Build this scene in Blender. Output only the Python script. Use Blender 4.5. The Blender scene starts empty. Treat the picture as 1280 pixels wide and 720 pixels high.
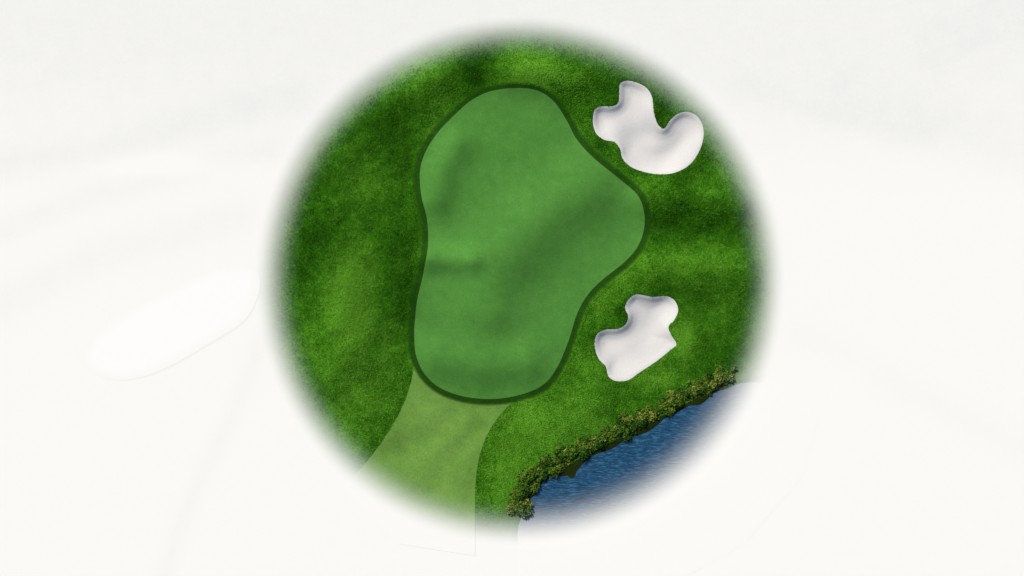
import bpy, math, random
import numpy as np
from mathutils import Vector
from mathutils.geometry import delaunay_2d_cdt
rng=np.random.default_rng(7); random.seed(7)
S=10.0
def W(p): return ((p[0]-640)/S,(360-p[1])/S)
CX,CY=W((650,350))
az=math.radians(-38) # clockwise from north (+Y) : from upper-left
el=math.radians(40)
# ------------------------------------------------------------ outlines (plan survey, decimetres)
def smooth(pts,n=6,closed=True):
    P=[np.array(W(p)) for p in pts]; out=[]; N=len(P)
    rngi=range(N) if closed else range(N-1)
    for i in rngi:
        if closed: a,b,c,d=P[i-1],P[i],P[(i+1)%N],P[(i+2)%N]
        else: a,b,c,d=P[max(i-1,0)],P[i],P[i+1],P[min(i+2,N-1)]
        for k in range(n):
            t=k/n
            out.append(0.5*((2*b)+(-a+c)*t+(2*a-5*b+4*c-d)*t*t+(-a+3*b-3*c+d)*t**3))
    if not closed: out.append(P[-1])
    return np.array(out)
GREEN=smooth([(650,111),(674,115),(693,128),(708,150),(722,176),(745,201),(775,225),(795,243),(804,263),(805,285),(797,308),(780,328),(755,348),(735,368),(721,393),(711,425),(697,458),(680,480),(655,492),(625,498),(597,498),(570,493),(546,482),(529,464),(520,442),(518,418),(519,398),(522,373),(529,343),(535,310),(534,275),(527,245),(525,215),(532,190),(548,165),(569,143),(590,125),(615,114)])
B1=smooth([(775,105),(783,101),(795,103),(808,110),(815,122),(817,140),(822,155),(830,161),(838,150),(848,142),(860,140),(872,146),(879,160),(878,178),(870,196),(858,209),(840,217),(820,218),(800,214),(785,207),(777,197),(775,187),(768,178),(755,175),(745,167),(741,153),(743,138),(752,133),(765,133),(773,128),(774,115)],4)
B2=smooth([(785,375),(795,368),(815,371),(832,370),(843,376),(847,388),(842,400),(835,408),(838,418),(845,430),(838,437),(820,452),(800,465),(785,475),(770,476),(760,470),(757,458),(748,448),(743,432),(746,418),(757,412),(772,411),(782,405),(785,395),(781,385)],4)
fl=smooth([(519,440),(517,462),(511,487),(499,517),(480,548),(456,580),(425,612)],6,False)
fr=smooth([(594,695),(594,670),(594,620),(597,582),(607,548),(624,520),(646,496),(650,480)],6,False)
FAIR=np.vstack([fl,[W((500,680))],fr,[W((600,470))],[W((540,450))]])
shore=smooth([(640,690),(648,650),(664,618),(690,596),(730,576),(780,550),(830,524),(870,503),(905,484),(945,474),(1000,470)],6,False)
POND=np.vstack([shore,[W(p) for p in [(1025,520),(1000,600),(930,680),(850,725),(740,735),(650,725)]]])

def seg_dist(x,y,poly,closed=True):
    d2=np.full(x.shape,1e18); P=poly; N=len(P)
    for i in range(N if closed else N-1):
        a=P[i]; b=P[(i+1)%N]; e=b-a; L=e@e+1e-12
        t=np.clip(((x-a[0])*e[0]+(y-a[1])*e[1])/L,0,1)
        d2=np.minimum(d2,(x-a[0]-t*e[0])**2+(y-a[1]-t*e[1])**2)
    return np.sqrt(d2)
def inside(x,y,poly):
    c=np.zeros(x.shape,bool); N=len(poly)
    for i in range(N):
        a=poly[i]; b=poly[(i+1)%N]
        if a[1]==b[1]: continue
        cond=((a[1]>y)!=(b[1]>y))&(x<(b[0]-a[0])*(y-a[1])/(b[1]-a[1])+a[0])
        c^=cond
    return c
def sdf(x,y,poly):   # negative inside
    d=seg_dist(x,y,poly); return np.where(inside(x,y,poly),-d,d)
def ss(v,a,b):
    t=np.clip((v-a)/(b-a),0,1); return t*t*(3-2*t)

# ------------------------------------------------------------ relief
RIDGES=[ # polyline, amplitude, sigma(m)
 ([(546,248),(554,212),(570,182)],0.80,1.45),
 ([(540,323),(588,325)],0.85,1.15),
 ([(612,385),(620,335),(648,298),(695,258),(735,236)],1.30,2.9),
 ([(545,446),(600,457),(655,453)],0.95,1.9),
 ([(610,290),(640,220)],0.25,4.0),
 ([(432,440),(428,380),(420,320),(405,290)],1.8,2.8),
 ([(480,130),(575,75)],1.2,2.0),
 ([(640,90),(680,90),(715,98)],1.2,1.8),
 ([(815,245),(930,255)],1.2,1.7),
 ([(820,338),(930,343)],1.2,2.3),
 ([(440,480),(470,520)],0.6,2.5),
 ([(860,410),(900,430)],0.5,2.0),
 ([(380,210),(430,170)],0.8,3.0),
 ([(690,530),(760,490)],0.5,2.0),
 ([(500,290),(496,380)],0.6,1.3),
]
def H(x,y):
    z=np.zeros(x.shape)
    r=np.hypot(x-CX,y-CY); m=r<45
    if not m.any(): return z
    xm,ym=x[m],y[m]; h=np.zeros(xm.shape)
    for pl,A,s in RIDGES:
        P=np.array([W(p) for p in pl])
        h+=A*np.exp(-0.5*(seg_dist(xm,ym,P,False)/s)**2)
    dg=sdf(xm,ym,GREEN)
    ro=ss(dg,0.5,3)
    h+=ro*0.12*(np.sin(xm*0.9+1.3*np.sin(ym*0.5))*np.cos(ym*0.8+np.sin(xm*.45)))
    h+=0.05*np.sin(xm*0.42+2)*np.sin(ym*0.37+1)
    h*=1-ss(r[m],26.5,31.5)
    for B in (B1,B2):
        d=np.maximum(sdf(xm,ym,B),0); h+=0.12*np.exp(-0.5*(d/1.0)**2)
    z[m]=h; return z
def ground_z(x,y):
    z=H(x,y); r=np.hypot(x-CX,y-CY); m=r<60
    xm,ym=x[m],y[m]; zz=z[m]
    for B in (B1,B2):
        d=sdf(xm,ym,B); zz=zz-1.3*ss(-d,0.0,0.5)
    d=sdf(xm,ym,POND)
    zz=zz-0.22*ss(-d,-.35,1.0)*(1-ss(r[m],28.0,34))
    z[m]=zz; return z
def water_z(x,y):
    return -.07+.08*ss(np.hypot(x-CX,y-CY),28.0,36)
def lush_and_light(x,y):  # sward vigour, with mound highlight and shade near green and bunkers painted in, -1..1
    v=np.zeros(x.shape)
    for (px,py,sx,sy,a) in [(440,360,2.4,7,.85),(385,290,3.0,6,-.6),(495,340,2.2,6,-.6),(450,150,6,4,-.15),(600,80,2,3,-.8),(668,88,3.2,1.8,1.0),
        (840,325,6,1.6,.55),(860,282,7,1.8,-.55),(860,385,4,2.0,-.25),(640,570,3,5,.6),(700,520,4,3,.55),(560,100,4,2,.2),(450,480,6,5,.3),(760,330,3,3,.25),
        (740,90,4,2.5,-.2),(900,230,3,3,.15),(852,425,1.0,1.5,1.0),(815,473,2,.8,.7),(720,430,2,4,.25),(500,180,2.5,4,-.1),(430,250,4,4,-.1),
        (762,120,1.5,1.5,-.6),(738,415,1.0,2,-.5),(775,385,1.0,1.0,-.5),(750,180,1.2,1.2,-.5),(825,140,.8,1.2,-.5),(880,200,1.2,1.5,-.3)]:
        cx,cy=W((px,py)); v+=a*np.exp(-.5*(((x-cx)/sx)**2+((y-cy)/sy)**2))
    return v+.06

# ------------------------------------------------------------ node helpers
class NT:
    def __init__(s,mat): mat.use_nodes=True; s.t=mat.node_tree; s.t.nodes.clear()
    def n(s,typ,**kw):
        nd=s.t.nodes.new(typ)
        for k,v in kw.items(): setattr(nd,k,v)
        return nd
    def l(s,a,b): s.t.links.new(a,b)
    def val(s,v,sock):
        if isinstance(v,bpy.types.NodeSocket): s.l(v,sock)
        else: sock.default_value=v
    def math(s,op,a,b=0.0,c=0.0,clamp=False):
        m=s.n('ShaderNodeMath',operation=op,use_clamp=clamp); s.val(a,m.inputs[0]); s.val(b,m.inputs[1]); s.val(c,m.inputs[2]); return m.outputs[0]
    def mix(s,f,a,b,blend='MIX'):
        m=s.n('ShaderNodeMix',data_type='RGBA',blend_type=blend)
        s.val(f,m.inputs[0])
        s.val(a if isinstance(a,bpy.types.NodeSocket) else (*a,1),m.inputs[6]); s.val(b if isinstance(b,bpy.types.NodeSocket) else (*b,1),m.inputs[7]); return m.outputs[2]
    def pos(s): return s.n('ShaderNodeNewGeometry').outputs['Position']
    def noise(s,vec,scale,detail=3,rough=.55,dist=0.0):
        m=s.n('ShaderNodeTexNoise'); s.l(vec,m.inputs['Vector']); m.inputs['Scale'].default_value=scale; m.inputs['Detail'].default_value=detail; m.inputs['Roughness'].default_value=rough; m.inputs['Distortion'].default_value=dist; return m.outputs['Fac']
    def mr(s,v,a,b,c=0.,d=1.,smooth=False):
        m=s.n('ShaderNodeMapRange'); m.interpolation_type='SMOOTHSTEP' if smooth else 'LINEAR'
        s.val(v,m.inputs[0]); 
        for i,q in enumerate((a,b,c,d)): m.inputs[i+1].default_value=q
        return m.outputs[0]
    def attr(s,name): return s.n('ShaderNodeAttribute',attribute_name=name).outputs['Fac']
    def mapping(s,vec,rot,sc):
        m=s.n('ShaderNodeMapping'); s.l(vec,m.inputs['Vector']); m.inputs['Rotation'].default_value=rot; m.inputs['Scale'].default_value=sc; return m.outputs[0]
def L(r,g,b,k=1.0):
    f=lambda c:((c/255+.055)/1.055)**2.4 if c/255>.04045 else c/255/12.92
    return (f(r)*k,f(g)*k*.94,f(b)*k*.80)
WHITE=(0.814,0.792,0.726); GREY=(0.715,0.703,0.657)
K=0.85
def fade_fac(t,p,r0=26.5,r1=33.3,pw=2.3):
    v=t.n('ShaderNodeVectorMath',operation='MULTIPLY'); t.l(p,v.inputs[0]); v.inputs[1].default_value=(1,1,0)
    v2=t.n('ShaderNodeVectorMath',operation='DISTANCE'); t.l(v.outputs[0],v2.inputs[0]); v2.inputs[1].default_value=(CX,CY,0)
    f=t.mr(v2.outputs['Value'],r0,r1,0,1,True)
    return t.math('POWER',f,pw)
def grass_col(t,p,dark,mid,light,fs=5.0,contrast=1.0,lush_light_amp=0.0,fine_amp=1.7):
    big=t.noise(p,0.13,4,.6); med=t.noise(p,0.9,4,.65); fine=t.noise(p,fs,3,.7)
    a=t.math('MULTIPLY',t.math('SUBTRACT',big,.5),1.2*contrast)
    b=t.math('MULTIPLY',t.math('SUBTRACT',med,.5),1.0*contrast)
    c=t.math('MULTIPLY',t.math('SUBTRACT',fine,.5),fine_amp*contrast)
    v=t.math('ADD',t.math('ADD',a,b),t.math('ADD',c,.5))
    if lush_light_amp: v=t.math('ADD',v,t.math('MULTIPLY',t.attr('lush_and_light'),lush_light_amp))
    r=t.n('ShaderNodeValToRGB'); t.l(v,r.inputs[0]); e=r.color_ramp.elements
    e[0].position=0; e[0].color=(*dark,1); e[1].position=1; e[1].color=(*light,1); m=e.new(.5); m.color=(*mid,1)
    return r.outputs[0],fine
def finish(t,col,rough=.9,spec=.1,bump=None,bd=.1,bs=.5):
    b=t.n('ShaderNodeBsdfPrincipled'); t.l(col,b.inputs['Base Color']); b.inputs['Roughness'].default_value=rough; t.val(spec,b.inputs['Specular IOR Level'])
    if bump is not None:
        n=t.n('ShaderNodeBump'); n.inputs['Strength'].default_value=bs; n.inputs['Distance'].default_value=bd; t.l(bump,n.inputs['Height']); t.l(n.outputs[0],b.inputs['Normal'])
    o=t.n('ShaderNodeOutputMaterial'); t.l(b.outputs[0],o.inputs[0])
def white_col(t,p):
    tint=t.attr('tint'); n=t.noise(p,.35,6,.7); n2=t.noise(p,2.2,3,.7)
    f=t.math('MULTIPLY',tint,t.math('ADD',t.math('ADD',.30,t.math('MULTIPLY',n,.9)),t.math('MULTIPLY',t.math('SUBTRACT',n2,.5),.7)),clamp=True)
    return t.mix(f,WHITE,GREY)
ROUGH=(L(26,64,8,K),L(50,108,17,K),L(86,150,38,K))
FAIRC=(L(88,130,56,K),L(108,153,72,K),L(130,171,88,K))
def mat_ground():
    m=bpy.data.materials.new('rough_grass_and_pale_ground'); t=NT(m); p=t.pos()
    c,f=grass_col(t,p,*ROUGH,fs=4.5,contrast=.95,lush_light_amp=.6)
    c=t.mix(t.attr('bank_dark'),c,L(38,50,20,K))
    fac=fade_fac(t,p)
    c=t.mix(fac,c,white_col(t,p))
    h=t.math('MULTIPLY',f,t.math('SUBTRACT',1,fac,clamp=True))
    finish(t,c,.95,.0,h,.10,.55); return m
def mat_turf(name,dark,mid,light,fs,con,bd,collar=False,fa=1.7):
    m=bpy.data.materials.new(name); t=NT(m); p=t.pos()
    c,f=grass_col(t,p,dark,mid,light,fs,con,0,fa)
    if collar:
        a,_=grass_col(t,p,*ROUGH,4.5,.95,.6); b,_=grass_col(t,p,*FAIRC,5,.7)
        c=t.mix(t.attr('edge'),c,t.mix(t.attr('fw'),a,b))
    fac=fade_fac(t,p)
    c=t.mix(fac,c,WHITE)
    h=t.math('MULTIPLY',f,t.math('SUBTRACT',1,fac,clamp=True))
    finish(t,c,.9,.0,h,bd,.5); return m
def mat_blade():
    m=bpy.data.materials.new('rough_grass_blades'); t=NT(m); p=t.pos()
    r=t.n('ShaderNodeValToRGB'); med=t.noise(p,.9,4,.65); big=t.noise(p,.13,4,.6)
    v=t.math('ADD',t.attr('rnd'),t.math('MULTIPLY',t.attr('lush_and_light'),.6))
    v=t.math('ADD',v,t.math('ADD',t.math('MULTIPLY',t.math('SUBTRACT',med,.5),.9),t.math('MULTIPLY',t.math('SUBTRACT',big,.5),1.3)))
    t.l(v,r.inputs[0]); e=r.color_ramp.elements
    e[0].position=0; e[0].color=(*L(28,72,10,K),1); e[1].position=1.; e[1].color=(*L(102,164,48,K),1); q=e.new(.5); q.color=(*L(57,118,21,K),1)
    c=t.mix(fade_fac(t,p),r.outputs[0],WHITE); finish(t,c,.8,.03); return m
def mat_sand():
    m=bpy.data.materials.new('white_sand'); t=NT(m); p=t.pos()
    n=t.noise(p,7,5,.75); n2=t.noise(p,.6,3,.5)
    c=t.mix(n,(.50,.48,.445),(.66,.635,.595)); c=t.mix(t.mr(n2,.3,.7,0,.2),c,(.52,.50,.465))
    finish(t,c,.95,.0,t.noise(p,3.5,5,.7),.06,.5); return m
def mat_water():
    m=bpy.data.materials.new('pond_water'); t=NT(m); p=t.pos()
    q=t.mapping(p,(0,0,math.radians(-14)),(.8,3.8,1))
    n=t.noise(q,1.0,6,.7,.8); n2=t.noise(t.mapping(p,(0,0,math.radians(12)),(1.5,6.5,1)),1.,4,.6,.5)
    v=t.math('ADD',t.math('MULTIPLY',n,.6),t.math('MULTIPLY',n2,.4))
    r=t.n('ShaderNodeValToRGB'); t.l(v,r.inputs[0]); e=r.color_ramp.elements
    e[0].position=.34; e[0].color=(*L(8,40,68,K),1); e[1].position=.66; e[1].color=(*L(66,124,168,K),1); k=e.new(.5); k.color=(*L(20,74,116,K),1)
    fac=fade_fac(t,p,25.5,33.1,2.1)
    c=t.mix(fac,r.outputs[0],WHITE)
    sp=t.math('MULTIPLY',t.math('SUBTRACT',1,fac,clamp=True),.25)
    finish(t,c,.4,sp,t.math('MULTIPLY',v,t.math('SUBTRACT',1,fac,clamp=True)),.25,.6); return m
def mat_leaf():
    m=bpy.data.materials.new('shrub_leaves'); t=NT(m); p=t.pos()
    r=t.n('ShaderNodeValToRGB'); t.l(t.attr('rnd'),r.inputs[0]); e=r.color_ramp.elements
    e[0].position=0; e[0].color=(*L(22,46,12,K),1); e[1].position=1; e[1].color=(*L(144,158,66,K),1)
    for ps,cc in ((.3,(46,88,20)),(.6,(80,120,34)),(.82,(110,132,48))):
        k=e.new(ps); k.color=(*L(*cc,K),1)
    c=t.mix(fade_fac(t,p),r.outputs[0],WHITE); finish(t,c,.7,.1); return m

def add_attr(me,name,arr):
    a=me.attributes.new(name,'FLOAT','POINT'); a.data.foreach_set('value',np.ascontiguousarray(arr,dtype=np.float32))
def mk(name,co,faces_flat,loop_start,mat,smooth_=True,attrs={}):
    me=bpy.data.meshes.new(name); nv=len(co); nl=len(faces_flat); nf=len(loop_start)
    me.vertices.add(nv); me.vertices.foreach_set('co',np.ascontiguousarray(co,dtype=np.float32).ravel())
    me.loops.add(nl); me.loops.foreach_set('vertex_index',np.ascontiguousarray(faces_flat,dtype=np.int32))
    me.polygons.add(nf); me.polygons.foreach_set('loop_start',np.ascontiguousarray(loop_start,dtype=np.int32))
    me.update(calc_edges=True); me.validate()
    me.polygons.foreach_set('use_smooth',[smooth_]*len(me.polygons))
    for k,v in attrs.items(): add_attr(me,k,v)
    me.materials.append(mat); ob=bpy.data.objects.new(name,me); bpy.context.scene.collection.objects.link(ob); return ob
def sheet(name,poly,step,zf,mat,af={}):
    x0,y0=poly.min(0); x1,y1=poly.max(0)
    X,Y=np.meshgrid(np.arange(x0,x1,step),np.arange(y0,y1,step)); X=X.ravel();Y=Y.ravel()
    k=sdf(X,Y,poly)<-step*.35; X=X[k];Y=Y[k]
    vs=[Vector((a,b)) for a,b in poly]+[Vector((a,b)) for a,b in zip(X,Y)]
    N=len(poly); r=delaunay_2d_cdt(vs,[(i,(i+1)%N) for i in range(N)],[],1,1e-5)
    co=np.array([(v.x,v.y) for v in r[0]]); z=zf(co[:,0],co[:,1])
    F=[]
    for f in r[2]:
        a,b,c=[co[i] for i in f[:3]]
        F.append(list(f) if (b[0]-a[0])*(c[1]-a[1])-(b[1]-a[1])*(c[0]-a[0])>0 else list(f)[::-1])
    ff=np.array(F).ravel()
    return mk(name,np.c_[co,z],ff,np.arange(len(F))*3,mat,True,{k:g(co[:,0],co[:,1]) for k,g in af.items()})

# ------------------------------------------------------------ ground
def axis(a,b,st): 
    d=np.arange(a,b+1e-6,st); o=np.array([2,5,10,20,40,80,160,320,640,1200.]); return np.r_[a-o[::-1],d,b+o]
xs=axis(-70,70,.25); ys=axis(-42,42,.25)
X,Y=np.meshgrid(xs,ys); nx,ny=len(xs),len(ys); X=X.ravel();Y=Y.ravel()
Z=ground_z(X,Y)
i=np.arange(nx-1)[None,:]+nx*np.arange(ny-1)[:,None]; i=i.ravel()
ff=np.c_[i,i+1,i+1+nx,i+nx].ravel()
PX=X*S+640; PY=360-Y*S
tint=.70*(1-ss(PY,40,260))+.06
for pl,A,s in [([(0,205),(120,190),(250,150),(370,120)],.5,1.6),([(0,290),(100,250),(230,215),(340,185)],.4,1.3),([(330,420),(290,520),(240,620),(205,720)],.3,.9),
     ([(0,380),(120,320),(300,270)],.35,1.8),([(1000,420),(1120,480),(1280,560)],.2,1.4),([(1050,110),(1280,190)],.35,2.5),([(1170,60),(1210,35),(1270,20)],.7,1.6),([(930,105),(1060,150),(1160,165)],.35,1.5)]:
    tint+=A*np.exp(-.5*(seg_dist(X,Y,np.array([W(p) for p in pl]),False)/s)**2)
tint-=.6*np.exp(-.5*(((PX-205)/60)**2+((PY-208)/10)**2))
rr=np.hypot(X-CX,Y-CY); tint=np.where(PY>420,tint*(1-(1-ss(rr,39,50))*ss(PX,480,600)*ss(PY,420,480)),tint)
m=rr<45; bank_dark=np.zeros(X.shape)
dp=sdf(X[m],Y[m],POND); bank_dark[m]=ss(-np.abs(dp-.6),-1.6,-.6)  # darker brown-green band along and inside the pond edge
bank_dark[m]=np.maximum(bank_dark[m],ss(-dp,-.3,.1))*(1-ss(rr[m],28,30.5))
mk('ground',np.c_[X,Y,Z],ff,np.arange(len(i))*4,mat_ground(),True,{'tint':np.clip(tint,0,1),'lush_and_light':lush_and_light(X,Y),'bank_dark':bank_dark})

# ------------------------------------------------------------ turf layers
def offset(poly,d):
    n=len(poly); out=[]
    for k in range(n):
        e=poly[(k+1)%n]-poly[k-1]; e/=np.linalg.norm(e); out.append(poly[k]+d*np.array([-e[1],e[0]]))
    return np.array(out)
area=.5*np.sum(GREEN[:,0]*np.roll(GREEN[:,1],-1)-np.roll(GREEN[:,0],-1)*GREEN[:,1])
COLLAR=offset(GREEN,1.15 if area<0 else -1.15)
def cedge(x,y):
    d=sdf(x,y,GREEN); top=ss(y,19,24)*.2          # mown collar is narrower round the back of the green
    return ss(d,.58-top,1.0-top)
sheet('fairway',FAIR,.35,lambda x,y:H(x,y)+.02,mat_turf('fairway_turf',*FAIRC,5,.7,.05))
sheet('green_collar',COLLAR,.2,lambda x,y:H(x,y)+.035,mat_turf('collar_turf',L(24,56,12,K),L(35,73,20,K),L(48,90,30,K),5,.8,.08,True),
      {'edge':cedge,'fw':lambda x,y:ss(-sdf(x,y,FAIR),-.12,.12),'lush_and_light':lush_and_light})
sheet('putting_green',GREEN,.3,lambda x,y:H(x,y)+.055,mat_turf('green_turf',L(60,113,48,K),L(78,137,62,K),L(98,157,76,K),8,.55,.03,fa=2.2))
sand=mat_sand()
sx,sy=-math.sin(az)*.75,-math.cos(az)*.75   # deep end lies toward the upper-left face
for B,dep in ((B1,.66),(B2,.60)):
    def zf(x,y,B=B,dep=dep):
        d=-sdf(x,y,B); d2=-sdf(x+sx,y+sy,B)
        return H(x,y)+.03-dep*(.75*ss(d,-.15,.8)+.25*ss(d,0,1.5))*(.06+.94*ss(d2,-1.2,2.3))
    sheet('sand_bunker',B,.16,zf,sand)
sheet('pond',POND,.6,water_z,mat_water())

# faded far bunker on pale ground
pm=bpy.data.materials.new('pale_sand'); t=NT(pm); p=t.pos(); finish(t,t.mix(t.attr('edge'),(.808,.786,.720),(.838,.808,.758)),.95,0)
PB=smooth([(103,450),(125,470),(160,475),(205,462),(262,430),(305,402),(322,372),(324,345),(306,330),(262,336),(205,362),(150,392),(115,420)])
sheet('pale_sand_bunker',PB,.5,lambda x,y:np.full(x.shape,.012),pm,{'edge':lambda x,y:ss(-sdf(x,y,PB),0,1.3)})

# ------------------------------------------------------------ rough blades
N=360000
r=31*np.sqrt(rng.random(N)); a=rng.random(N)*2*math.pi; x=CX+r*np.cos(a); y=CY+r*np.sin(a)
k=rng.random(N)>ss(r,26.5,30.5); x=x[k];y=y[k]
def keep(arr): 
    global x,y; x=x[arr]; y=y[arr]
dg=sdf(x,y,GREEN); keep(dg>.62+.3*rng.random(len(dg))-.22*ss(y,19,24)); keep(sdf(x,y,FAIR)>.03); keep(sdf(x,y,B1)>.03); keep(sdf(x,y,B2)>.03); keep(sdf(x,y,POND)>.5)
n=len(x); z=ground_z(x,y)
th=rng.random(n)*2*math.pi; ln=rng.uniform(.07,.2,n); hh=rng.uniform(.04,.11,n); w=rng.uniform(.03,.06,n)
dx,dy=np.cos(th),np.sin(th)
V=np.empty((n,3,3)); V[:,0]=np.c_[x-dy*w,y+dx*w,z-.01]; V[:,1]=np.c_[x+dy*w,y-dx*w,z-.01]; V[:,2]=np.c_[x+dx*ln,y+dy*ln,z+hh+.02]
mk('rough_grass',V.reshape(-1,3),np.arange(3*n),np.arange(n)*3,mat_blade(),False,{'rnd':np.repeat(np.clip(rng.normal(.48,.16,n),0,1),3),'lush_and_light':np.repeat(lush_and_light(x,y),3)})

# ------------------------------------------------------------ shoreline shrubs
band=smooth([(645,640),(650,620),(664,598),(692,577),(730,558),(780,532),(828,508),(866,488),(890,475),(910,467)],10,False)
VV=[];RR=[]
for c in range(300):
    tt=rng.random()*(len(band)-1); i0=int(tt); b=band[i0]+(band[min(i0+1,len(band)-1)]-band[i0])*(tt-i0)
    frac=tt/len(band); wid=1.08*(1-.25*frac)
    cx,cy=b+rng.normal(0,.55,2)*wid; R=rng.uniform(.28,.85)*wid; hgt=R*rng.uniform(.6,1.0); tone=np.clip(rng.normal(.46,.2),.05,.9)
    if math.hypot(cx-CX,cy-CY)>29.9: continue
    nl=int(420*R*R)+60
    u=rng.normal(size=(nl,3)); u/=np.linalg.norm(u,axis=1)[:,None]; u[:,2]=np.abs(u[:,2])
    lump=1+.25*np.sin(u[:,0]*5+c)*np.cos(u[:,1]*6+c*2)
    rad=(rng.uniform(.6,1.05,nl)*lump)[:,None]
    C=u*rad*np.array([R,R,hgt])+np.array([cx,cy,0.02])
    t1=rng.normal(size=(nl,3)); t1-=.5*(t1*u).sum(1)[:,None]*u; t1/=np.linalg.norm(t1,axis=1)[:,None]
    t2=np.cross(u+.5*rng.normal(size=(nl,3)),t1); t2/=np.linalg.norm(t2,axis=1)[:,None]
    s=rng.uniform(.07,.16,nl)[:,None]
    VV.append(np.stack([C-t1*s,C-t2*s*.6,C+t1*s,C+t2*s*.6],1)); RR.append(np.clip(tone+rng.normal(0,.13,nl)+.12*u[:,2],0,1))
V=np.concatenate(VV); R_=np.concatenate(RR); n=len(V)
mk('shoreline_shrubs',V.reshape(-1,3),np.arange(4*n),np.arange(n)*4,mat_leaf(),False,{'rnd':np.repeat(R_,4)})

# ------------------------------------------------------------ light
d=Vector((math.sin(az)*math.cos(el),math.cos(az)*math.cos(el),math.sin(el)))
sd=bpy.data.lights.new('sun','SUN'); sd.energy=4.7; sd.angle=math.radians(5); sd.color=(1,.96,.90)
so=bpy.data.objects.new('sun',sd); so.rotation_euler=(-d).to_track_quat('-Z','Y').to_euler(); so.location=d*80; bpy.context.scene.collection.objects.link(so)
w=bpy.data.worlds.new('World'); bpy.context.scene.world=w; w.use_nodes=True; nt=w.node_tree; nt.nodes.clear()
sk=nt.nodes.new('ShaderNodeTexSky'); sk.sky_type='NISHITA'; sk.sun_disc=False; sk.sun_elevation=el; sk.sun_rotation=az
bg=nt.nodes.new('ShaderNodeBackground'); bg.inputs[1].default_value=.10; o=nt.nodes.new('ShaderNodeOutputWorld')
nt.links.new(sk.outputs[0],bg.inputs[0]); nt.links.new(bg.outputs[0],o.inputs[0])
# ------------------------------------------------------------ camera
cd=bpy.data.cameras.new('camera'); cd.sensor_width=36; cd.lens=36*160/128; cd.clip_end=5000; cd.clip_start=1
co=bpy.data.objects.new('camera',cd); co.location=(0,0,160); bpy.context.scene.collection.objects.link(co); bpy.context.scene.camera=co
sc=bpy.context.scene; sc.view_settings.view_transform='Standard'; sc.view_settings.look='None'; sc.view_settings.exposure=0
